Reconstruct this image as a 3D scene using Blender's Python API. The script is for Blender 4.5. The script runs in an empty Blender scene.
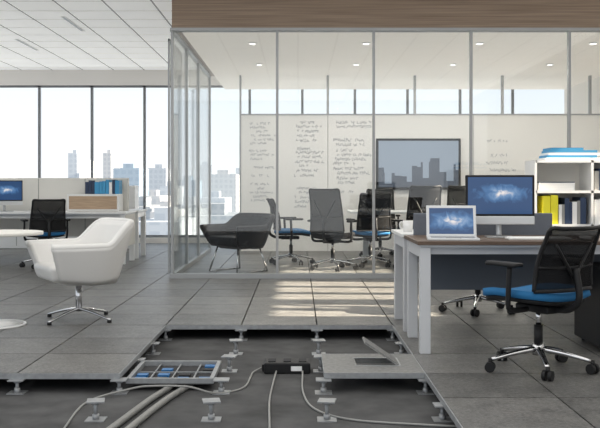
import bpy, bmesh, math, random
from mathutils import Vector, Matrix
random.seed(7)
sc = bpy.context.scene
COL = sc.collection

# ---------------------------------------------------------------- materials
def mat(name, color, rough=0.5, metal=0.0, noise=0.0, nscale=20, bump=0.0, emis=None, estr=0, coat=0, stretch=None, spec=0.5):
    m = bpy.data.materials.new(name); m.use_nodes = True
    nt = m.node_tree; b = nt.nodes['Principled BSDF']
    b.inputs['Base Color'].default_value = (*color, 1)
    b.inputs['Roughness'].default_value = rough
    b.inputs['Metallic'].default_value = metal
    b.inputs['Coat Weight'].default_value = coat
    b.inputs['Specular IOR Level'].default_value = spec
    if emis:
        b.inputs['Emission Color'].default_value = (*emis, 1)
        b.inputs['Emission Strength'].default_value = estr
    if noise or bump:
        tc = nt.nodes.new('ShaderNodeTexCoord'); mp = nt.nodes.new('ShaderNodeMapping')
        if stretch: mp.inputs['Scale'].default_value = stretch
        n = nt.nodes.new('ShaderNodeTexNoise'); n.inputs['Scale'].default_value = nscale
        n.inputs['Detail'].default_value = 6
        nt.links.new(tc.outputs['Object'], mp.inputs[0]); nt.links.new(mp.outputs[0], n.inputs[0])
        if noise:
            r = nt.nodes.new('ShaderNodeMapRange')
            r.inputs[1].default_value = 0.25; r.inputs[2].default_value = 0.75
            r.inputs[3].default_value = 1 - noise; r.inputs[4].default_value = 1 + noise
            nt.links.new(n.outputs[0], r.inputs[0])
            v = nt.nodes.new('ShaderNodeVectorMath'); v.operation = 'SCALE'
            v.inputs[0].default_value = color
            nt.links.new(r.outputs[0], v.inputs['Scale']); nt.links.new(v.outputs[0], b.inputs['Base Color'])
        if bump:
            bp = nt.nodes.new('ShaderNodeBump'); bp.inputs['Strength'].default_value = bump
            bp.inputs['Distance'].default_value = 0.01
            nt.links.new(n.outputs[0], bp.inputs['Height']); nt.links.new(bp.outputs[0], b.inputs['Normal'])
    return m

def glass_mat(name, tint=(0.97, 0.985, 0.985), base=0.03, refl=0.55):
    m = bpy.data.materials.new(name); m.use_nodes = True; nt = m.node_tree; nt.nodes.clear()
    o = nt.nodes.new('ShaderNodeOutputMaterial'); mx = nt.nodes.new('ShaderNodeMixShader')
    t = nt.nodes.new('ShaderNodeBsdfTransparent'); t.inputs[0].default_value = (*tint, 1)
    g = nt.nodes.new('ShaderNodeBsdfGlossy'); g.inputs['Roughness'].default_value = 0.02
    f = nt.nodes.new('ShaderNodeLayerWeight'); f.inputs[0].default_value = 0.25
    r = nt.nodes.new('ShaderNodeMapRange'); r.inputs[3].default_value = base; r.inputs[4].default_value = refl
    nt.links.new(f.outputs['Fresnel'], r.inputs[0]); nt.links.new(r.outputs[0], mx.inputs[0])
    nt.links.new(t.outputs[0], mx.inputs[1]); nt.links.new(g.outputs[0], mx.inputs[2]); nt.links.new(mx.outputs[0], o.inputs[0])
    return m

def mesh_fabric(name, color, alpha):
    m = mat(name, color, 0.8, spec=.15); b = m.node_tree.nodes['Principled BSDF']; b.inputs['Alpha'].default_value = alpha
    return m

M = {}
M['wall'] = mat('wall_paint', (0.84, 0.81, 0.77), 0.7)
M['white'] = mat('white_lacquer', (0.80, 0.80, 0.79), 0.35)
M['leather'] = mat('white_leather', (0.74, 0.73, 0.71), 0.45, bump=0.05, nscale=60)
M['slate'] = mat('black_leather', (0.004, 0.005, 0.007), 0.5, spec=.2)
M['cream'] = mat('cream_panel', (0.74, 0.72, 0.67), 0.6)
M['chrome'] = mat('polished_aluminium', (0.62, 0.62, 0.63), 0.14, 1)
M['alu'] = mat('anodised_aluminium', (0.42, 0.43, 0.44), 0.35, 0.6)
M['post'] = mat('partition_profile', (0.36, 0.37, 0.38), 0.4, 0.3)
M['legs'] = mat('desk_leg_silver', (0.58, 0.59, 0.61), 0.4, 0.1)
M['steel'] = mat('galvanised_steel', (0.34, 0.35, 0.36), 0.45, 0.5, noise=0.15, nscale=30)
M['frame'] = mat('window_frame', (0.24, 0.25, 0.26), 0.5, 0.3)
M['black'] = mat('black_plastic', (0.011, 0.011, 0.012), 0.5, spec=.3)
M['dark'] = mat('dark_gap', (0.03, 0.03, 0.032), 0.9)
M['blue'] = mat('blue_fabric', (0.010, 0.13, 0.31), 0.8, noise=0.1, nscale=200)
M['bluebox'] = mat('blue_plastic', (0.02, 0.14, 0.36), 0.35)
M['mesh'] = mesh_fabric('black_mesh', (0.010, 0.010, 0.011), 0.76)
M['grey'] = mat('grey_fabric', (0.14, 0.155, 0.185), 0.85, noise=0.08, nscale=150)
M['modesty'] = mat('slate_panel', (0.075, 0.09, 0.115), 0.6)
M['cable'] = mat('grey_cable', (0.27, 0.27, 0.26), 0.5)
M['conduit'] = mat('conduit_grey', (0.23, 0.23, 0.22), 0.5, noise=0.1, nscale=40)
M['paper'] = mat('paper', (0.85, 0.85, 0.84), 0.7)
M['yellow'] = mat('yellow_folder', (0.75, 0.68, 0.02), 0.5)
M['lblue'] = mat('light_blue_cover', (0.05, 0.30, 0.55), 0.5)
M['navy'] = mat('navy_cover', (0.02, 0.04, 0.09), 0.5)
M['keys'] = mat('keyboard_keys', (0.25, 0.25, 0.26), 0.5)
M['ink'] = mat('marker_ink', (0.34, 0.36, 0.40), 0.7)
M['board'] = mat('whiteboard_enamel', (0.86, 0.85, 0.83), 0.25)
M['panel'] = mat('access_panel_top', (0.20, 0.20, 0.195), 0.6, noise=0.25, nscale=40, bump=0.1)
M['glass'] = glass_mat('partition_glass', base=.045)
M['wglass'] = glass_mat('window_glass', (0.99, 0.99, 0.99), 0.0, 0.3)
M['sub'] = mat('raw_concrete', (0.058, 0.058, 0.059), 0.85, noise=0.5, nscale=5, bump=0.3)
M['down'] = mat('downlight_lens', (1, 1, 1), 0.5, emis=(1, 0.95, 0.88), estr=2)
M['oak'] = mat('oak_veneer', (0.42, 0.30, 0.20), 0.5, noise=0.2, nscale=6, stretch=(1, 8, 12))
M['desktop'] = mat('walnut_top', (0.12, 0.082, 0.060), 0.45, noise=0.2, nscale=6, stretch=(1, 10, 10), spec=.3)
M['roomceil'] = mat('room_ceiling_fill_glow', (0.80, 0.75, 0.68), 0.7, emis=(1, .93, .84), estr=.18)  # paint given a warm glow, standing in for light on this ceiling
M['silver'] = mat('silver_case', (0.62, 0.63, 0.64), .35, .2)

def wood():
    m = bpy.data.materials.new('walnut_bulkhead'); m.use_nodes = True; nt = m.node_tree
    b = nt.nodes['Principled BSDF']; b.inputs['Roughness'].default_value = 0.5
    tc = nt.nodes.new('ShaderNodeTexCoord'); mp = nt.nodes.new('ShaderNodeMapping')
    mp.inputs['Scale'].default_value = (0.22, 1, 14)
    n = nt.nodes.new('ShaderNodeTexNoise'); n.inputs['Scale'].default_value = 4; n.inputs['Detail'].default_value = 8
    cr = nt.nodes.new('ShaderNodeValToRGB')
    cr.color_ramp.elements[0].position = 0.25; cr.color_ramp.elements[0].color = (0.185, 0.128, 0.090, 1)
    cr.color_ramp.elements[1].position = 0.75; cr.color_ramp.elements[1].color = (0.35, 0.26, 0.190, 1)
    nt.links.new(tc.outputs['Object'], mp.inputs[0]); nt.links.new(mp.outputs[0], n.inputs[0])
    nt.links.new(n.outputs[0], cr.inputs[0]); nt.links.new(cr.outputs[0], b.inputs['Base Color'])
    return m
M['wood'] = wood()

def floor_tile():
    m = bpy.data.materials.new('concrete_floor_tile'); m.use_nodes = True; nt = m.node_tree
    b = nt.nodes['Principled BSDF']; b.inputs['Roughness'].default_value = 0.38
    tc = nt.nodes.new('ShaderNodeTexCoord')
    n = nt.nodes.new('ShaderNodeTexNoise'); n.inputs['Scale'].default_value = 6; n.inputs['Detail'].default_value = 12; n.inputs['Roughness'].default_value = 0.8
    n2 = nt.nodes.new('ShaderNodeTexNoise'); n2.inputs['Scale'].default_value = 45; n2.inputs['Detail'].default_value = 6; n2.inputs['Roughness'].default_value = 0.75
    g = nt.nodes.new('ShaderNodeNewGeometry')
    nt.links.new(tc.outputs['Object'], n.inputs[0]); nt.links.new(tc.outputs['Object'], n2.inputs[0])
    a = nt.nodes.new('ShaderNodeMath'); a.operation = 'MULTIPLY_ADD'; a.inputs[1].default_value = 0.45
    nt.links.new(n.outputs[0], a.inputs[0])
    a2 = nt.nodes.new('ShaderNodeMath'); a2.operation = 'MULTIPLY_ADD'; a2.inputs[1].default_value = 0.60
    nt.links.new(n2.outputs[0], a2.inputs[0]); nt.links.new(a2.outputs[0], a.inputs[2])
    a3 = nt.nodes.new('ShaderNodeMath'); a3.operation = 'MULTIPLY_ADD'; a3.inputs[1].default_value = 0.06; a3.inputs[2].default_value = -.05
    nt.links.new(g.outputs['Random Per Island'], a3.inputs[0]); nt.links.new(a3.outputs[0], a2.inputs[2])
    cr = nt.nodes.new('ShaderNodeValToRGB')
    cr.color_ramp.elements[0].position = 0.38; cr.color_ramp.elements[0].color = (0.042, 0.042, 0.041, 1)
    cr.color_ramp.elements[1].position = 0.62; cr.color_ramp.elements[1].color = (0.215, 0.210, 0.200, 1)
    nt.links.new(a.outputs[0], cr.inputs[0]); nt.links.new(cr.outputs[0], b.inputs['Base Color'])
    bp = nt.nodes.new('ShaderNodeBump'); bp.inputs['Strength'].default_value = 0.2; bp.inputs['Distance'].default_value = 0.01
    nt.links.new(n2.outputs[0], bp.inputs['Height']); nt.links.new(bp.outputs[0], b.inputs['Normal'])
    return m
M['floor'] = floor_tile()

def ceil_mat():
    m = bpy.data.materials.new('ceiling_tiles_fill_glow'); m.use_nodes = True; nt = m.node_tree
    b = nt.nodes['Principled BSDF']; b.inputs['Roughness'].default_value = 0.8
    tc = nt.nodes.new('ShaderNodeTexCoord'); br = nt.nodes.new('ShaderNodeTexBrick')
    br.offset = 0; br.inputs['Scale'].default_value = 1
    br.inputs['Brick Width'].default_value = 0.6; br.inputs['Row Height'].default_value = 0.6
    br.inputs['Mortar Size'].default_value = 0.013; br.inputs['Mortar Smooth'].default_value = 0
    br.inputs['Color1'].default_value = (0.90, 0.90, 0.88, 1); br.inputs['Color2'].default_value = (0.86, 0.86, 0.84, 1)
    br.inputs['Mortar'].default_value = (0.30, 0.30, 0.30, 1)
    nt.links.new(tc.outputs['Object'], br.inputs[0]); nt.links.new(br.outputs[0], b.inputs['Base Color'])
    nt.links.new(br.outputs[0], b.inputs['Emission Color']); b.inputs['Emission Strength'].default_value = 0.26  # tiles glow by themselves as added ambient fill, not as lamps
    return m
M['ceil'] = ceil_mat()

def screen_mat(name, cz):
    m = bpy.data.materials.new(name); m.use_nodes = True; nt = m.node_tree
    b = nt.nodes['Principled BSDF']; b.inputs['Roughness'].default_value = 0.15
    b.inputs['Base Color'].default_value = (0.01, 0.02, 0.05, 1)
    tc = nt.nodes.new('ShaderNodeTexCoord')
    sub = nt.nodes.new('ShaderNodeVectorMath'); sub.operation = 'SUBTRACT'; sub.inputs[1].default_value = (.01, 0, cz)
    nt.links.new(tc.outputs['Object'], sub.inputs[0])
    mp = nt.nodes.new('ShaderNodeMapping'); mp.inputs['Rotation'].default_value = (0, -0.30, 0); mp.inputs['Scale'].default_value = (3.0, 0, 8.5)
    ln = nt.nodes.new('ShaderNodeVectorMath'); ln.operation = 'LENGTH'
    nt.links.new(sub.outputs[0], mp.inputs[0]); nt.links.new(mp.outputs[0], ln.inputs[0])
    n = nt.nodes.new('ShaderNodeTexNoise'); n.inputs['Scale'].default_value = 14; n.inputs['Detail'].default_value = 6; n.inputs['Distortion'].default_value = 1.5
    nt.links.new(tc.outputs['Object'], n.inputs[0])
    ad = nt.nodes.new('ShaderNodeMath'); ad.operation = 'MULTIPLY_ADD'; ad.inputs[1].default_value = 0.8
    nt.links.new(n.outputs[0], ad.inputs[0]); nt.links.new(ln.outputs['Value'], ad.inputs[2])
    cr = nt.nodes.new('ShaderNodeValToRGB')
    cr.color_ramp.elements[0].position = 0.40; cr.color_ramp.elements[0].color = (0.80, 0.74, 0.70, 1)
    cr.color_ramp.elements[1].position = 1.15; cr.color_ramp.elements[1].color = (0.018, 0.055, 0.14, 1)
    e = cr.color_ramp.elements.new(0.60); e.color = (0.16, 0.28, 0.46, 1)
    e = cr.color_ramp.elements.new(0.80); e.color = (0.05, 0.14, 0.30, 1)
    nt.links.new(ad.outputs[0], cr.inputs[0]); nt.links.new(cr.outputs[0], b.inputs['Emission Color'])
    b.inputs['Emission Strength'].default_value = 0.9
    return m
M['screen'] = screen_mat('galaxy_screen', .31); M['lscreen'] = screen_mat('laptop_galaxy_screen', .12)

def tv_mat():
    m = bpy.data.materials.new('television_picture'); m.use_nodes = True; nt = m.node_tree
    b = nt.nodes['Principled BSDF']; b.inputs['Roughness'].default_value = 0.1; b.inputs['Base Color'].default_value = (.02, .02, .025, 1)
    tc = nt.nodes.new('ShaderNodeTexCoord'); s = nt.nodes.new('ShaderNodeSeparateXYZ'); c = nt.nodes.new('ShaderNodeCombineXYZ')
    nt.links.new(tc.outputs['Object'], s.inputs[0]); nt.links.new(s.outputs[0], c.inputs[0])
    v = nt.nodes.new('ShaderNodeTexVoronoi'); v.inputs['Scale'].default_value = 9; nt.links.new(c.outputs[0], v.inputs[0])
    sk = nt.nodes.new('ShaderNodeSeparateColor'); nt.links.new(v.outputs['Color'], sk.inputs[0])
    h = nt.nodes.new('ShaderNodeMath'); h.operation = 'MULTIPLY_ADD'; h.inputs[1].default_value = 0.45; h.inputs[2].default_value = 1.15
    nt.links.new(sk.outputs[0], h.inputs[0])
    cmp_ = nt.nodes.new('ShaderNodeMath'); cmp_.operation = 'LESS_THAN'; nt.links.new(s.outputs[2], cmp_.inputs[0]); nt.links.new(h.outputs[0], cmp_.inputs[1])
    mx = nt.nodes.new('ShaderNodeMix'); mx.data_type = 'RGBA'; nt.links.new(cmp_.outputs[0], mx.inputs[0])
    mx.inputs[6].default_value = (0.28, 0.33, 0.39, 1); mx.inputs[7].default_value = (0.07, 0.085, 0.11, 1)
    nt.links.new(mx.outputs[2], b.inputs['Emission Color']); b.inputs['Emission Strength'].default_value = 0.9
    return m
M['tvs'] = tv_mat()

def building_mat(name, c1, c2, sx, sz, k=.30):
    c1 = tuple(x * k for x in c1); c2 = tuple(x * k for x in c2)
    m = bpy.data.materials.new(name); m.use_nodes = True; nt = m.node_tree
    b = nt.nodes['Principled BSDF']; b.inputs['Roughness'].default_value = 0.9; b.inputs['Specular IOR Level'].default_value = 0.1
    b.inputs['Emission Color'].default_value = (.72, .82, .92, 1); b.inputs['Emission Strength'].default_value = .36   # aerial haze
    tc = nt.nodes.new('ShaderNodeTexCoord'); s = nt.nodes.new('ShaderNodeSeparateXYZ')
    c = nt.nodes.new('ShaderNodeCombineXYZ'); ad = nt.nodes.new('ShaderNodeMath'); ad.operation = 'ADD'
    br = nt.nodes.new('ShaderNodeTexBrick'); br.offset = 0; br.inputs['Scale'].default_value = 1
    br.inputs['Brick Width'].default_value = sx; br.inputs['Row Height'].default_value = sz; br.inputs['Mortar Size'].default_value = 0.2 * sz
    br.inputs['Color1'].default_value = (*c2, 1); br.inputs['Color2'].default_value = tuple(x * 0.9 for x in c2) + (1,); br.inputs['Mortar'].default_value = (*c1, 1)
    nt.links.new(tc.outputs['Object'], s.inputs[0])
    nt.links.new(s.outputs[0], ad.inputs[0]); nt.links.new(s.outputs[1], ad.inputs[1])
    nt.links.new(ad.outputs[0], c.inputs[0]); nt.links.new(s.outputs[2], c.inputs[1])
    nt.links.new(c.outputs[0], br.inputs[0]); nt.links.new(br.outputs[0], b.inputs['Base Color'])
    return m

# ---------------------------------------------------------------- builder
def catmull(pts, n=8):
    P = [Vector(p) for p in pts]; P = [2 * P[0] - P[1]] + P + [2 * P[-1] - P[-2]]; out = []
    for i in range(1, len(P) - 2):
        p0, p1, p2, p3 = P[i - 1:i + 3]
        for k in range(n):
            t = k / n
            out.append(0.5 * ((2 * p1) + (p2 - p0) * t + (2 * p0 - 5 * p1 + 4 * p2 - p3) * t * t + (-p0 + 3 * p1 - 3 * p2 + p3) * t ** 3))
    out.append(P[-2]); return out

class B:
    def __init__(s, name): s.name = name; s.bm = bmesh.new(); s.mats = []
    def mi(s, m):
        if m not in s.mats: s.mats.append(m)
        return s.mats.index(m)
    def _tag(s, faces, m, smooth):
        i = s.mi(m)
        for f in faces: f.material_index = i; f.smooth = smooth
    def box(s, c, d, m, rot=(0, 0, 0), bevel=0, seg=2, taper=None):
        tmp = bmesh.new(); bmesh.ops.create_cube(tmp, size=1)
        for v in tmp.verts:
            k = 1
            if taper and v.co.z < 0: k = taper
            v.co = Vector((v.co.x * d[0] * k, v.co.y * d[1] * k, v.co.z * d[2]))
        if bevel: bmesh.ops.bevel(tmp, geom=tmp.edges[:], offset=bevel, segments=seg, affect='EDGES', profile=0.5)
        R = Matrix.Translation(c) @ (Matrix.Rotation(rot[2], 4, 'Z') @ Matrix.Rotation(rot[1], 4, 'Y') @ Matrix.Rotation(rot[0], 4, 'X'))
        bmesh.ops.transform(tmp, matrix=R, verts=tmp.verts[:])
        s._merge(tmp, m, bevel > 0.012)
    def b2(s, x0, x1, y0, y1, z0, z1, m, bevel=0):
        s.box(((x0 + x1) / 2, (y0 + y1) / 2, (z0 + z1) / 2), (abs(x1 - x0), abs(y1 - y0), abs(z1 - z0)), m, bevel=bevel)
    def _merge(s, tmp, m, smooth):
        mp = {}
        for v in tmp.verts: mp[v] = s.bm.verts.new(v.co)
        fs = []
        for f in tmp.faces:
            try: fs.append(s.bm.faces.new([mp[v] for v in f.verts]))
            except ValueError: pass
        s._tag(fs, m, smooth); tmp.free()
    def cyl(s, p0, p1, r0, m, r1=None, seg=20):
        p0 = Vector(p0); p1 = Vector(p1); r1 = r0 if r1 is None else r1; ax = p1 - p0
        tmp = bmesh.new(); bmesh.ops.create_cone(tmp, cap_ends=True, segments=seg, radius1=r0, radius2=r1, depth=ax.length)
        q = ax.to_track_quat('Z', 'Y').to_matrix().to_4x4()
        bmesh.ops.transform(tmp, matrix=Matrix.Translation((p0 + p1) / 2) @ q, verts=tmp.verts[:])
        n0 = len(s.bm.faces); s._merge(tmp, m, True)
        s.bm.faces.ensure_lookup_table()
        for f in s.bm.faces[n0:]:
            if len(f.verts) > 4: f.smooth = False
    def tube(s, pts, r, m, seg=8, n=6, smooth=True, flat=1.0):
        P = catmull(pts, n) if smooth else [Vector(p) for p in pts]
        rings = []; N = len(P)
        for i, p in enumerate(P):
            t = (P[min(i + 1, N - 1)] - P[max(i - 1, 0)]).normalized()
            up = Vector((0, 0, 1)) if abs(t.z) < 0.9 else Vector((0, 1, 0))
            a = t.cross(up).normalized(); b = t.cross(a).normalized()
            rr = r(i / (N - 1)) if callable(r) else r
            rings.append([s.bm.verts.new(p + a * math.cos(k * 2 * math.pi / seg) * rr + b * math.sin(k * 2 * math.pi / seg) * rr * flat) for k in range(seg)])
        fs = []
        for i in range(N - 1):
            for k in range(seg): fs.append(s.bm.faces.new([rings[i][k], rings[i][(k + 1) % seg], rings[i + 1][(k + 1) % seg], rings[i + 1][k]]))
        fs.append(s.bm.faces.new(rings[0][::-1])); fs.append(s.bm.faces.new(rings[-1])); s._tag(fs, m, True)
    def surf(s, fn, nu, nv, th, m):
        def nrm(u, v):
            e = 1e-3; a = Vector(fn(min(u + e, 1), v)) - Vector(fn(max(u - e, 0), v)); b = Vector(fn(u, min(v + e, 1))) - Vector(fn(u, max(v - e, 0)))
            return a.cross(b).normalized()
        A = []; Bk = []
        for i in range(nu + 1):
            ra = []; rb = []
            for j in range(nv + 1):
                u, v = i / nu, j / nv; p = Vector(fn(u, v)); n = nrm(u, v)
                ra.append(s.bm.verts.new(p + n * th / 2)); rb.append(s.bm.verts.new(p - n * th / 2))
            A.append(ra); Bk.append(rb)
        fs = []
        for i in range(nu):
            for j in range(nv):
                fs.append(s.bm.faces.new([A[i][j], A[i + 1][j], A[i + 1][j + 1], A[i][j + 1]]))
                fs.append(s.bm.faces.new([Bk[i][j], Bk[i][j + 1], Bk[i + 1][j + 1], Bk[i + 1][j]]))
            for j in (0, nv): fs.append(s.bm.faces.new([A[i][j], A[i + 1][j], Bk[i + 1][j], Bk[i][j]]))
        for j in range(nv):
            for i in (0, nu): fs.append(s.bm.faces.new([A[i][j], A[i][j + 1], Bk[i][j + 1], Bk[i][j]]))
        s._tag(fs, m, True)
    def done(s, loc=(0, 0, 0), rz=0, scale=1, parent=None, subdiv=0):
        bmesh.ops.recalc_face_normals(s.bm, faces=s.bm.faces[:])
        me = bpy.data.meshes.new(s.name); s.bm.to_mesh(me); s.bm.free()
        for m in s.mats: me.materials.append(M[m] if isinstance(m, str) else m)
        o = bpy.data.objects.new(s.name, me); COL.objects.link(o)
        o.location = loc; o.rotation_euler = (0, 0, rz); o.scale = (scale,) * 3
        if parent: o.parent = parent
        return o

# ---------------------------------------------------------------- grid constants
X0, Y0, T = -1.05, 5.16, 0.6
ZC = 3.38; WD = 17.15; GD = 10.55; BD = 15.0; RX = 5.2; LX = -7.2; SUB = -0.115

b = B('floor'); g = 0.005
for i in range(-11, 12):
    for j in range(-9, 21):
        x = X0 + i * T; y = Y0 + j * T
        if x > RX or x + T < LX: continue
        if j < 0 and i < 3: continue
        if 0 <= j < 3 and 0 <= i < 3: continue
        b.b2(max(x, LX) + g, min(x + T, RX) - g, y + g, min(y + T, WD) - g, -0.032, 0, 'floor')
b.done()
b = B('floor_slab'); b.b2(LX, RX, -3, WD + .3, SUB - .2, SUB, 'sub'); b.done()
b = B('trim_1')
b.b2(X0, X0 + 1.8, Y0 + 1.8 - .004, Y0 + 1.8 + .004, -0.034, -0.002, 'steel')
b.b2(LX, X0, Y0 - .004, Y0 + .004, -0.034, -0.002, 'steel')
b.b2(X0 - .004, X0 + .004, Y0, Y0 + 1.8, -0.034, -0.002, 'steel')
b.b2(X0 + 1.8 - .004, X0 + 1.8 + .004, -1, Y0 + 1.8, -0.034, -0.002, 'steel')
b.done()

b = B('floor_pedestals')
for i in range(-5, 5):
    for j in range(-3, 5):
        x = X0 + i * T; y = Y0 + j * T
        z1 = -0.034 if not (j < 0 and i < 3) and not (0 < j < 3 and 0 < i < 3) else -0.012
        b.b2(x - .05, x + .05, y - .05, y + .05, SUB, SUB + .004, 'steel')
        b.cyl((x, y, SUB), (x, y, z1), .011, 'steel', seg=10)
        b.cyl((x, y, SUB), (x, y, SUB + .03), .018, 'steel', seg=10)
        b.cyl((x, y, z1 - .022), (x, y, z1 - .012), .021, 'steel', seg=6)
        b.box((x, y, z1 - .004), (.09, .09, .007), 'steel', rot=(0, 0, 0.0 if z1 < -.02 else random.uniform(-.2, .2)))
b.done()

# ---------------------------------------------------------------- shell
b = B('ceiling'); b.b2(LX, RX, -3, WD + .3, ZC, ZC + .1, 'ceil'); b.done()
b = B('ceiling_diffusers')
for (x, y, w, l) in [(-3.15, 11.76, 0.06, 1.1), (-4.35, 13.56, 0.06, 1.1)]:
    b.b2(x - w / 2, x + w / 2, y, y + l, ZC - .008, ZC - .001, 'white')
    b.b2(x - .012, x + .012, y + .03, y + l - .03, ZC - .011, ZC - .008, 'alu')
b.done()
b = B('wall_back')
b.b2(LX, RX, WD, WD + .3, 3.09, ZC, 'wall'); b.b2(LX, RX, WD, WD + .3, SUB, 0.10, 'wall'); b.done()
b = B('window_frames')
k = -5.08 - 2.08; xs = []
while k < RX: xs.append(k); k += 1.035
for x in xs: b.b2(x - .024, x + .024, WD + .11, WD + .17, .10, 3.09, 'frame')
b.b2(LX, RX, WD + .11, WD + .17, .10, .15, 'frame'); b.b2(LX, RX, WD + .11, WD + .17, 3.05, 3.09, 'frame')
b.done()
b = B('window_1'); b.b2(LX, RX, WD + .09, WD + .10, .15, 3.05, 'wglass'); b.done()
b = B('wall_left'); b.b2(LX - .3, LX, -3, WD + .3, 3.09, ZC, 'wall'); b.b2(LX - .3, LX, -3, WD + .3, SUB, .1, 'wall')
b.done()
b = B('window_frames_left')
y = -3
while y < WD: b.b2(LX - .17, LX - .05, y - .03, y + .03, .1, 3.09, 'frame'); y += 1.2
b.done()
b = B('wall_right_sun_slots')
z0, z1 = 2.20, 3.04
b.b2(RX, RX + .12, -3, WD, SUB, z0, 'wall'); b.b2(RX, RX + .12, -3, WD, z1, ZC, 'wall')
sun_slots = [(7.0, 7.45), (7.62, 8.05), (8.22, 8.65), (8.82, 9.25), (9.40, 9.85), (10.9, 11.9)]  # unseen openings, placed so the sun lands in stripes on the floor
prev = -3
for a, c in sun_slots: b.b2(RX, RX + .12, prev, a, z0, z1, 'wall'); prev = c
b.b2(RX, RX + .12, prev, WD, z0, z1, 'wall')
b.done()

# meeting room
GX = -1.51
b = B('wall_bulkhead')
b.b2(GX, RX, GD - .04, GD + .06, 3.0, ZC, 'wood'); b.b2(GX, GX + .08, GD + .06, BD + .1, 3.0, ZC, 'wood')
b.done()
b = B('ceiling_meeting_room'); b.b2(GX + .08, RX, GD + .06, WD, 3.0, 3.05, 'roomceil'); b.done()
b = B('downlights')
dl = [(-.6, 11.6), (.9, 11.6), (2.4, 11.6), (3.9, 11.6), (-.6, 13.6), (.9, 13.6), (2.4, 13.6), (3.9, 13.6)]
for x, y in dl:
    b.cyl((x, y, 2.985), (x, y, 3.0), .055, 'white'); b.cyl((x, y, 2.98), (x, y, 2.986), .04, 'down')
b.done()
b = B('trim_2')
b.b2(GX - .02, RX, GD - .05, GD + .07, 2.965, 3.0, 'post'); b.b2(GX - .02, RX, GD - .05, GD + .07, 0, .055, 'post')
b.b2(GX - .03, GX + .03, GD, BD, 2.965, 3.0, 'post'); b.b2(GX - .03, GX + .03, GD, BD, 0, .055, 'post')
for x in (GX, -.25, .91, 2.08, 3.26, 4.44): b.b2(x - .015, x + .015, GD - .02, GD + .04, .055, 2.965, 'post')
for y in (11.9, 13.3, 15.0): b.b2(GX - .02, GX + .02, y - .025, y + .025, .055, 2.965, 'post')
b.done()
b = B('window_2'); b.b2(GX + .02, RX, GD + .005, GD + .015, .055, 2.965, 'glass'); b.done()
b = B('window_3'); b.b2(GX - .005, GX + .005, GD + .05, BD, .055, 2.965, 'glass'); b.done()
b = B('door_1')
b.b2(GX - .075, GX - .063, 10.75, 11.9, .03, 2.9, 'glass'); b.b2(GX - .08, GX - .06, 10.73, 10.75, .03, 2.9, 'post')
b.b2(GX - .08, GX - .06, 11.89, 11.91, .03, 2.9, 'post'); b.b2(GX - .08, GX - .06, 10.73, 11.91, 2.88, 2.91, 'post')
b.cyl((GX - .12, 11.78, .85), (GX - .12, 11.78, 1.35), .012, 'chrome'); b.done()
b = B('wall_whiteboard')
b.b2(-.97, RX, BD, BD + .08, 0, 2.32, 'board')
b.b2(-1.0, -.97, BD - .01, BD + .09, 0, 3.0, 'post'); b.b2(-.97, RX, BD - .01, BD + .09, 2.32, 2.345, 'post')
for x in (.51, 2.0, 3.5, 5.0): b.b2(x - .02, x + .02, BD + .01, BD + .07, 2.345, 3.0, 'post')
for x in (.51, 3.0): b.b2(x - .004, x + .004, BD - .003, BD, 0, 2.32, 'cable')
b.done()
b = B('whiteboard_writing')
def text_block(x0, x1, z0, z1, rh, hh):
    z = z1
    while z > z0:
        x = x0 + random.uniform(0, .12); xe = x0 + (x1 - x0) * random.uniform(.5, 1)
        if random.random() < .08: z -= rh; continue
        while x < xe:
            w = random.uniform(.015, .035); h = hh * random.uniform(.5, 1)
            if random.random() < .8:
                b.box((x + w / 2, BD - .004, z + random.uniform(-.2, .2) * hh), (.007, .002, h), 'ink', rot=(0, random.uniform(-.7, .7), 0))
                b.box((x + w, BD - .004, z + random.uniform(-.4, .4) * hh), (w, .002, .007), 'ink', rot=(0, random.uniform(-.7, .7), 0))
            x += w + .005
        z -= rh * random.uniform(.85, 1.15)
text_block(-.85, -.40, .75, 2.18, .07, .045)
text_block(-.10, .42, .75, 2.2, .075, .055)
text_block(.58, 1.25, 1.0, 2.2, .08, .06)
text_block(3.2, 3.9, 1.2, 2.0, .12, .06)
b.done()
b = B('wall_television')
b.b2(1.33, 2.77, BD - .06, BD, 1.05, 1.92, 'black', bevel=.006)
b.b2(1.37, 2.73, BD - .064, BD - .06, 1.09, 1.88, 'tvs')
b.done()

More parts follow.
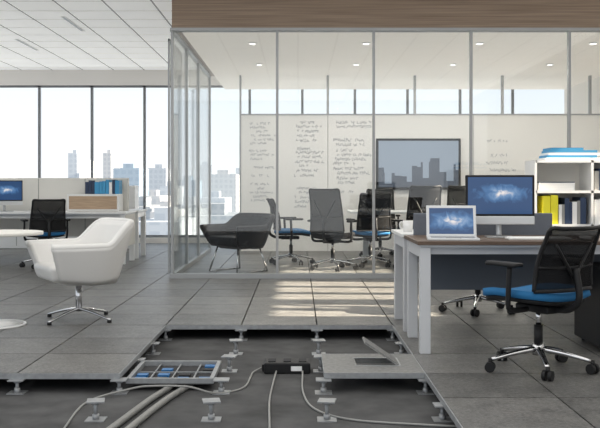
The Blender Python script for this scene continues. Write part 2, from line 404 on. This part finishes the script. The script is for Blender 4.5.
# ---------------------------------------------------------------- chairs
def task_chair(loc, rz, name='office_chair', backh=.86, seat='blue', scale=1.0):
    b = B(name)
    for k in range(5):
        a = k * 2 * math.pi / 5 + .3; c, s_ = math.cos(a), math.sin(a)
        b.tube([(c * .03, s_ * .03, .125), (c * .16, s_ * .16, .105), (c * .30, s_ * .30, .075)], lambda t: .024 - .010 * t, 'chrome', seg=8, flat=.8)
        cx, cy = c * .31, s_ * .31
        b.cyl((cx, cy, .045), (cx, cy, .08), .012, 'black', seg=8)
        px, py = -s_ * .5 + c * .3, c * .5 + s_ * .3; l = math.hypot(px, py); px /= l; py /= l
        for q in (-1, 1):
            b.cyl((cx + px * .008 * q, cy + py * .008 * q, .030), (cx + px * .028 * q, cy + py * .028 * q, .030), .030, 'black', seg=14)
    b.cyl((0, 0, .09), (0, 0, .16), .035, 'chrome'); b.cyl((0, 0, .14), (0, 0, .27), .026, 'black'); b.cyl((0, 0, .26), (0, 0, .37), .016, 'chrome')
    b.box((0, -.02, .375), (.17, .26, .045), 'black', bevel=.012)
    b.tube([(.08, .02, .37), (.2, .04, .365), (.27, .04, .375)], .006, 'black')
    def st(u, v):
        x = (u - .5) * .50; y = (v - .45) * .50
        z = .455 + .02 * (abs(u - .5) * 2) ** 2 - .05 * max(0, v - .7) ** 1.3 * 2
        return (x * (1 - .12 * (abs(v - .5) * 2) ** 4), y * (1 - .12 * (abs(u - .5) * 2) ** 4), z)
    b.surf(st, 12, 12, .045, seat)
    def st2(u, v): p = st(u, v); return (p[0] * .94, p[1] * .94, p[2] - .033)
    b.surf(st2, 10, 10, .03, 'black')
    zt = backh; zb = .50
    def bk(u, v):
        w = .235 - .03 * v; x = (u - .5) * 2 * w
        y = -.225 - .10 * v + .03 * math.sin(v * math.pi) + .055 * ((u - .5) * 2) ** 2 - .02
        return (x, y, zb + (zt - zb) * v)
    b.surf(bk, 12, 10, .004, 'mesh')
    fr = [bk(0, v / 6) for v in range(7)] + [bk(u / 6, 1) for u in range(1, 7)] + [bk(1, 1 - v / 6) for v in range(1, 7)] + [bk(1 - u / 6, 0) for u in range(1, 7)]
    b.tube(fr, .012, 'black', seg=8, n=3)
    b.tube([bk(0, .38), bk(.5, .36), bk(1, .38)], .012, 'black', seg=6)
    bc = bk(.5, .36)
    b.tube([(0, -.12, .375), (0, -.24, .39), (0, -.31, .46), (0, bc[1] - .03, bc[2])], .020, 'black', seg=8)
    b.tube([(0, bc[1] - .02, bc[2] - .06), bk(.15, .75)], .010, 'black', seg=6); b.tube([(0, bc[1] - .02, bc[2] - .06), bk(.85, .75)], .010, 'black', seg=6)
    for q in (-1, 1):
        b.tube([(q * .12, -.03, .375), (q * .26, -.03, .38), (q * .285, -.04, .46), (q * .285, -.05, .63)], .014, 'black', seg=8, flat=1.2)
        b.box((q * .28, 0.0, .645), (.075, .25, .028), 'black', bevel=.012)
    return b.done(loc, rz, scale)

task_chair((1.44, 5.26, 0), math.radians(31), backh=.86)
task_chair((1.58, 7.72, 0), math.radians(165), backh=.93)
task_chair((-.10, 12.5, 0), math.radians(-80), backh=.92)
task_chair((.46, 11.65, 0), math.radians(-25), backh=1.06, seat='black')
task_chair((1.0, 12.15, 0), math.radians(10), backh=1.0, seat='blue')
task_chair((1.62, 11.75, 0), math.radians(10), backh=1.1, seat='black')
task_chair((2.25, 11.9, 0), math.radians(-10), backh=1.1, seat='black')
task_chair((1.30, 13.9, 0), math.radians(175), backh=1.05, seat='black')
task_chair((2.05, 13.9, 0), math.radians(185), backh=1.05, seat='black')
task_chair((-3.45, 12.0, 0), math.radians(25), backh=.92)
task_chair((-4.6, 11.9, 0), math.radians(-20), backh=.92)

def lounge(loc, rz, name, mt, base='star', hb=.81, ha=.62):
    b = B(name)
    path = [(-.35, .33), (-.40, .10), (-.385, -.16), (-.27, -.33), (0, -.385), (.27, -.33), (.385, -.16), (.40, .10), (.35, .33)]
    cp = catmull([(p[0], p[1], 0) for p in path], 8); N = len(cp) - 1
    def pt(u):
        f = u * N; i = min(int(f), N - 1); return cp[i].lerp(cp[i + 1], f - i)
    def sh(u, v):
        p = pt(u); back = max(0, min(1, (-p.y - .10) / .22)); back = back * back * (3 - 2 * back)
        top = ha + (hb - ha) * back; z0 = .33
        k = .70 + .30 * v ** .8 + (.04 * back * v * v)
        z = z0 + (top - z0) * v
        return (p.x * k, p.y * k, z + .03 * (1 - v) * max(0, p.y / .33))
    b.surf(sh, 48, 10, .055, mt)
    b.tube([sh(i / 40, 1) for i in range(41)], .0285, mt, seg=8, n=2)
    b.box((0, .02, .40), (.54, .60, .13), mt, bevel=.045, seg=4, taper=.88)
    b.box((0, -.02, .325), (.46, .46, .05), mt, bevel=.02, seg=3, taper=.8)
    if base == 'star':
        b.cyl((0, 0, .07), (0, 0, .31), .026, 'chrome'); b.cyl((0, 0, .29), (0, 0, .31), .09, 'chrome')
        for k in range(4):
            a = k * math.pi / 2 + .5; c, s_ = math.cos(a), math.sin(a)
            b.tube([(0, 0, .095), (c * .15, s_ * .15, .07), (c * .34, s_ * .34, .022)], lambda t: .022 - .008 * t, 'chrome', seg=8, flat=.7)
            b.cyl((c * .33, s_ * .33, 0), (c * .33, s_ * .33, .02), .018, 'black')
    else:
        for x in (-1, 1):
            for y in (-1, 1):
                b.tube([(x * .20, y * .18, .33), (x * .27, y * .26, .01)], .011, 'chrome', smooth=False)
        b.tube([(-.27, -.26, .012), (-.27, .26, .012)], .009, 'chrome', smooth=False); b.tube([(.27, -.26, .012), (.27, .26, .012)], .009, 'chrome', smooth=False)
    return b.done(loc, rz)
lounge((-1.81, 7.25, 0), math.radians(122), 'lounge_chair', 'leather', hb=.80, ha=.62)
lounge((-.77, 11.35, 0), math.radians(135), 'tub_chair', 'slate', 'legs', hb=.72, ha=.58)

# ---------------------------------------------------------------- desks
def desk(name, x0, x1, y0, y1, top='desktop', legw=.07, leg='legs'):
    b = B(name)
    b.b2(x0, x1, y0, y1, .715, .74, top, bevel=.003)
    b.b2(x0 + .02, x1 - .02, y0 + .02, y1 - .02, .70, .715, 'legs')
    for x in (x0 + .02, x1 - .02 - legw):
        for y in (y0 + .03, y1 - .03 - legw):
            b.b2(x, x + legw, y, y + legw, 0, .70, leg, bevel=.004)
        b.b2(x + .005, x + legw - .005, y0 + .06, y1 - .06, .63, .70, leg)
    for y in (y0 + .08, y1 - .12): b.b2(x0 + .08, x1 - .08, y, y + .04, .65, .70, leg)
    return b
b = desk('office_desk', .78, 2.75, 5.72, 6.47)
b.b2(.90, 2.65, 6.27, 6.29, .36, .66, 'modesty'); b.done()
desk('office_desk', .78, 2.75, 6.60, 7.35, top='white').done()
b = B('desk_divider_screen'); b.box((1.375, 6.535, .76), (1.03, .035, .28), 'grey', bevel=.008)
for x in (1.0, 1.7): b.b2(x, x + .05, 6.472, 6.598, .705, .735, 'alu')
b.done()

def imac(name, loc, rz, w=.53, back='alu'):
    b = B(name); h = w * .60
    b.box((0, 0, .13 + h / 2 + .02), (w, .022, h), 'black', bevel=.006)
    b.box((0, -0.002, .13 - .01), (w, .024, .06), back, bevel=.006)
    b.box((0, -.0125, .13 + h / 2 + .02), (w * .93, .002, h * .90), 'screen')
    b.box((0, .016, .13 + h / 2), (w * .8, .02, h * .8), back, bevel=.008)
    b.tube([(0, .03, .22), (0, .05, .10), (0, .04, .008)], .02, 'alu', flat=.5)
    b.box((0, .0, .004), (.19, .17, .008), 'alu', bevel=.003)
    return b.done(loc, rz)
imac('desktop_computer', (1.42, 6.18, .74), math.radians(-4), w=.48, back='silver')
imac('desktop_computer', (-4.25, 12.75, .74), math.radians(35), .5, 'silver')
b = B('laptop')
b.box((0, 0, .008), (.34, .235, .016), 'silver', bevel=.004)
b.box((0, .015, .0165), (.29, .12, .002), 'keys'); b.box((0, -.08, .0165), (.10, .06, .001), 'cable')
b.box((0, .155, .118), (.34, .008, .225), 'silver', rot=(-.30, 0, 0), bevel=.003)
b.box((0, .150, .120), (.325, .002, .208), 'silver', rot=(-.30, 0, 0)); b.box((0, .149, .120), (.30, .002, .185), 'lscreen', rot=(-.30, 0, 0))
b.done((1.04, 5.90, .74), math.radians(-6))
b = B('keyboard'); b.box((0, 0, .008), (.42, .13, .014), 'white', bevel=.004)
for r in range(4): b.box((0, -.04 + r * .027, .016), (.39, .02, .004), 'paper')
b.done((1.62, 5.93, .74), 0)
b = B('computer_mouse'); b.box((0, 0, .014), (.06, .105, .028), 'white', bevel=.013, seg=4); b.done((1.93, 5.9, .74))
b = B('coffee_mug')
b.cyl((0, 0, 0), (0, 0, .09), .036, 'white', r1=.041); b.cyl((0, 0, .088), (0, 0, .091), .035, 'desktop')
b.tube([(.036, 0, .075), (.068, 0, .07), (.066, 0, .03), (.036, 0, .022)], .006, 'white'); b.done((.87, 6.95, .74), 2.6)
b = B('drawer_pedestal'); b.b2(-.21, .21, -.28, .28, .03, .56, 'black', bevel=.006)
for k in range(3): b.b2(-.20, .20, -.295, -.28, .05 + k * .17, .205 + k * .17, 'modesty', bevel=.004); b.b2(-.06, .06, -.31, -.295, .17 + k * .17, .18 + k * .17, 'alu')
for x in (-.16, .16):
    for y in (-.22, .22): b.cyl((x - .01, y, .018), (x + .01, y, .018), .018, 'black')
b.done((2.20, 6.05, 0))

b = B('bookcase'); x0, x1, y0, y1 = 2.18, 3.75, 8.05, 8.40
for z in (.05, .42, .74, 1.05, 1.33): b.b2(x0, x1, y0, y1, z - .012, z + .012, 'white')
for x in (x0, 2.70, 3.22, x1): b.b2(x - .011, x + .011, y0, y1, 0, 1.33 + .012, 'white')
b.b2(x0, x1, y1 - .01, y1, .05, 1.33, 'cream')
bc_ = b.done()
b = B('books')
def row(xa, xb, z, zm, cols):
    x = xa
    while x < xb - .05:
        w = random.uniform(.02, .06); h = random.uniform(.17, zm)
        b.b2(x, x + w - .002, y0 + .03, y1 - .08, z + .012, z + .012 + h, random.choice(cols)); x += w
b.b2(2.25, 2.32, y0 + .02, y1 - .08, .752, 1.01, 'yellow'); b.b2(2.325, 2.39, y0 + .02, y1 - .08, .752, 1.02, 'yellow')
row(2.40, 2.66, .74, .25, ['navy', 'cable', 'navy', 'white']); row(2.73, 3.2, .74, .25, ['paper', 'navy', 'grey'])
row(2.73, 3.15, 1.05, .22, ['paper', 'navy', 'cable']); row(3.25, 3.7, 1.05, .2, ['navy', 'paper']); row(2.2, 2.6, .42, .25, ['paper', 'lblue', 'white'])
for k in range(6): b.b2(2.22, 2.55, y0 + .04, y1 - .06, 1.062 + k * .014, 1.062 + k * .014 + .012, random.choice(['paper', 'cable', 'grey']))
z = 1.342
for k, (w, c) in enumerate([(.50, 'paper'), (.46, 'lblue'), (.48, 'paper'), (.44, 'lblue'), (.30, 'lblue')]):
    b.b2(2.28 + k * .012, 2.28 + k * .012 + w, y0 + .03, y1 - .05, z, z + .022, c); z += .023
b.done(parent=bc_)

b = B('meeting_table'); b.box((2.35, 12.95, .73), (3.2, 1.0, .03), 'white', bevel=.006)
for x in (1.0, 3.7): b.b2(x - .04, x + .04, 12.6, 13.3, 0, .06, 'alu'); b.b2(x - .04, x + .04, 12.9, 13.0, .06, .715, 'alu'); b.b2(x - .04, x + .04, 12.6, 13.3, .67, .715, 'alu')
b.done()
b = B('cafe_table'); b.cyl((0, 0, .715), (0, 0, .74), .37, 'cream', seg=48); b.cyl((0, 0, .02), (0, 0, .715), .03, 'white')
b.cyl((0, 0, 0), (0, 0, .012), .24, 'white', seg=48); b.cyl((0, 0, .012), (0, 0, .03), .22, 'white', r1=.04, seg=48); b.done((-2.40, 6.95, 0))

b = desk('workstation_desk', -5.3, -2.42, 12.35, 13.15, top='white', leg='white'); b.b2(-2.46, -2.43, 12.4, 13.1, .25, .70, 'cream'); b.done()
b = desk('workstation_desk', -5.3, -2.42, 13.35, 14.1, top='white', leg='white'); b.done()
b = B('workstation_screen'); b.b2(-5.3, -2.55, 13.20, 13.26, .35, 1.23, 'cream', bevel=.01)
for x in (-4.6, -3.9, -3.2): b.b2(x - .004, x + .004, 13.195, 13.2, .36, 1.22, 'cable')
b.done()
b = B('desk_hutch'); b.b2(-3.38, -2.62, 12.85, 13.15, .742, .99, 'white', bevel=.005); b.b2(-3.35, -2.65, 12.84, 12.85, .77, .96, 'oak'); b.done()
b = B('binders'); x = -3.12
while x < -2.62:
    w = random.uniform(.04, .07); b.b2(x, x + w - .004, 12.88, 13.1, .992, .992 + random.uniform(.17, .21), random.choice(['navy', 'navy', 'lblue', 'black', 'paper'])); x += w
b.done()
b = B('low_cabinet'); b.b2(-5.6, -2.9, 15.6, 16.0, 0.0, 1.12, 'white', bevel=.01)
for x in (-5.0, -4.4, -3.8, -3.2): b.b2(x - .004, x + .004, 15.593, 15.6, .05, 1.08, 'cable')
b.done()

# ---------------------------------------------------------------- things in the floor void
def cable(name, pts, r, m='cable'):
    b = B(name); b.tube([(x, y, SUB + r + .001 + dz) for x, y, dz in pts], r, m, n=10); return b.done()
cable('cable_conduit', [(-.60, 5.62, .0), (-.66, 5.25, .0), (-.74, 4.9, 0), (-.82, 4.4, 0), (-.90, 3.8, 0)], .018, 'conduit')
cable('cable_conduit', [(-.73, 5.62, .0), (-.76, 5.25, .0), (-.83, 4.9, 0), (-.90, 4.45, 0), (-1.0, 3.8, 0)], .018, 'conduit')
cable('power_cable', [(-1.16, 4.3, 0), (-1.18, 4.9, 0), (-.97, 5.10, .03), (-.84, 5.10, .046), (-.637, 5.08, .046), (-.48, 5.12, 0), (-.33, 5.25, 0), (-.30, 5.56, 0), (-.29, 5.70, .0), (-.24, 5.76, .015)], .006)
cable('power_cable', [(.03, 5.66, .015), (.03, 5.15, 0), (.09, 4.76, 0), (.27, 4.54, 0), (.62, 4.44, 0), (.95, 4.38, 0)], .006)
cable('power_cable', [(-.14, 5.66, .015), (-.155, 5.3, 0), (-.16, 4.9, 0), (-.14, 4.3, 0), (-.14, 3.8, 0)], .006)
b = B('junction_box'); b.box((0, 0, .035), (.30, .17, .07), 'black', bevel=.008)
for x in (-.1, 0, .1): b.box((x, 0, .073), (.05, .09, .006), 'dark', bevel=.002)
b.b2(-.165, -.15, -.03, .03, .01, .05, 'black'); b.box((.06, -.087, .035), (.07, .004, .03), 'paper'); b.done((-.07, 5.76, SUB))
b = B('floor_outlet_box'); x0, x1, y0, y1 = -1.02, -.50, 5.20, 5.74
z = -.040
for (a, c, d, e) in [(x0, x1, y0, y0 + .025), (x0, x1, y1 - .025, y1), (x0, x0 + .025, y0 + .025, y1 - .025), (x1 - .025, x1, y0 + .025, y1 - .025)]: b.b2(a, c, d, e, z - .03, z, 'steel')
for k in range(1, 4): b.b2(x0 + k * .13 - .004, x0 + k * .13 + .004, y0 + .025, y1 - .025, z - .025, z - .016, 'steel')
b.b2(x0 + .03, x1 - .03, 5.466, 5.474, z - .025, z - .016, 'steel')
b.b2(x0, x1, y0, y1, z - .036, z - .03, 'dark')
for i in range(4):
    for j in range(2):
        for k in range(2):
            if random.random() < .75: b.b2(x0 + .045 + i * .13 - .012, x0 + .045 + i * .13 + .055, y0 + .05 + j * .26 + k * .11, y0 + .05 + j * .26 + k * .11 + .06, z - .03, z - .014, random.choice(['bluebox', 'bluebox', 'black', 'dark']))
b.done()
b = B('access_floor_panel'); x0, x1, y0, y1 = .155, .745, 5.165, 5.755
hx0, hx1, hy0, hy1 = .36, .62, 5.38, 5.60
for (a, c, d, e) in [(x0, x1, y0, hy0), (x0, x1, hy1, y1), (x0, hx0, hy0, hy1), (hx1, x1, hy0, hy1)]: b.b2(a, c, d, e, -.030, 0, 'panel')
for (a, c, d, e) in [(x0, x1, y0 - .003, y0), (x0, x1, y1, y1 + .003), (x0 - .003, x0, y0, y1)]: b.b2(a, c, d, e, -.032, .001, 'steel')
b.b2(hx0, hx1, hy0, hy1, -.08, -.075, 'dark')
b.b2(hx0 - .012, hx1 + .012, hy0 - .012, hy0, -.004, .003, 'alu'); b.b2(hx0 - .012, hx1 + .012, hy1, hy1 + .012, -.004, .003, 'alu'); b.b2(hx1, hx1 + .012, hy0, hy1, -.004, .003, 'alu')
b.box((.515, 5.49, .068), (.25, .21, .012), 'panel', rot=(0, math.radians(34), 0))
b.done()

# ---------------------------------------------------------------- city outside
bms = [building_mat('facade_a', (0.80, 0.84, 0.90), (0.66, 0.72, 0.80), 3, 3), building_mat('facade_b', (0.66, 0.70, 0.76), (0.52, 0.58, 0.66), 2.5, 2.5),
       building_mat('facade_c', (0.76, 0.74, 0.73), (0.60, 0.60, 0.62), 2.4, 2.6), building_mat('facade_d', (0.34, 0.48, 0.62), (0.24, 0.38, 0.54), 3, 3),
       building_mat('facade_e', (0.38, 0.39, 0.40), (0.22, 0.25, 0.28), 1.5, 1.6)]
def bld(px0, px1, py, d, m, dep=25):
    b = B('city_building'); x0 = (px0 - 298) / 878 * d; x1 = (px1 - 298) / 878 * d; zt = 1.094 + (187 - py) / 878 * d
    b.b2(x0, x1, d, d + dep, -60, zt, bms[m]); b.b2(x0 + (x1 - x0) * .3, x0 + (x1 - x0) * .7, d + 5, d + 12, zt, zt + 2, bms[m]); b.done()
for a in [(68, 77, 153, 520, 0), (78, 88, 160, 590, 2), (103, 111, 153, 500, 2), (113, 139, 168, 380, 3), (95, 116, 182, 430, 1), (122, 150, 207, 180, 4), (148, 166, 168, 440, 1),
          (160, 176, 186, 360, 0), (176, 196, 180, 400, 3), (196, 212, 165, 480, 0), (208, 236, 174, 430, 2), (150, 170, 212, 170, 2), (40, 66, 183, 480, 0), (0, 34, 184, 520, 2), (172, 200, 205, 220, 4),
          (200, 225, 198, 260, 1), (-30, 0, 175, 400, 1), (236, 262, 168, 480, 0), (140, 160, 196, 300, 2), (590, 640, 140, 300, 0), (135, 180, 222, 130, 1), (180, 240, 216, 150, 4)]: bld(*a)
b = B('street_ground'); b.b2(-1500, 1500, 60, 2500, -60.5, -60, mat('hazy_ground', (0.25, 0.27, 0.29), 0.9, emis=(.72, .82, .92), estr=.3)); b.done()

# ---------------------------------------------------------------- lights
w = bpy.data.worlds.new('World'); sc.world = w; w.use_nodes = True; nt = w.node_tree
bg = nt.nodes['Background']; tc = nt.nodes.new('ShaderNodeTexCoord'); sp = nt.nodes.new('ShaderNodeSeparateXYZ')
cr = nt.nodes.new('ShaderNodeValToRGB')
cr.color_ramp.elements[0].position = 0.0; cr.color_ramp.elements[0].color = (0.90, 0.92, 0.94, 1)
cr.color_ramp.elements[1].position = 0.45; cr.color_ramp.elements[1].color = (0.62, 0.74, 0.88, 1)
e = cr.color_ramp.elements.new(0.12); e.color = (0.78, 0.84, 0.90, 1)
nt.links.new(tc.outputs['Generated'], sp.inputs[0]); nt.links.new(sp.outputs[2], cr.inputs[0]); nt.links.new(cr.outputs[0], bg.inputs[0])
bg.inputs[1].default_value = 1.15
def light(name, typ, loc, energy, color=(1, 1, 1), rot=(0, 0, 0), **k):
    l = bpy.data.lights.new(name, typ); l.energy = energy; l.color = color
    for a, v in k.items(): setattr(l, a, v)
    o = bpy.data.objects.new(name, l); COL.objects.link(o); o.location = loc; o.rotation_euler = rot; return o
s = light('sun', 'SUN', (20, 8, 12), 30, (1.0, 0.87, 0.70), angle=.012)
s.rotation_euler = Vector((-1, .06, -.55)).to_track_quat('-Z', 'Y').to_euler()
light('ceiling_fill_light', 'AREA', (-.6, 3.4, ZC - .02), 270, (1, .975, .94), shape='RECTANGLE', size=10, size_y=10.5)  # added fill light spread under the ceiling, no such fixture there
light('ceiling_fill_light', 'AREA', (-4.5, 9.6, ZC - .02), 20, (1, .98, .95), shape='RECTANGLE', size=4, size_y=.6)  # smaller added fill on the left side, out of view
for x, y in dl: light('downlight_lamp', 'AREA', (x, y, 2.975), 12, (1, .93, .84), shape='DISK', size=.08)

cam = bpy.data.cameras.new('camera'); co = bpy.data.objects.new('camera', cam); COL.objects.link(co)
co.location = (0, 0, 1.094); co.rotation_euler = (math.radians(90), 0, 0)
cam.sensor_width = 36; cam.sensor_fit = 'HORIZONTAL'; cam.lens = 878 / 600 * 36
cam.shift_x = 2 / 600; cam.shift_y = -27 / 600; cam.clip_end = 4000
sc.camera = co
sc.view_settings.view_transform = 'Standard'
sc.view_settings.exposure = 0.14
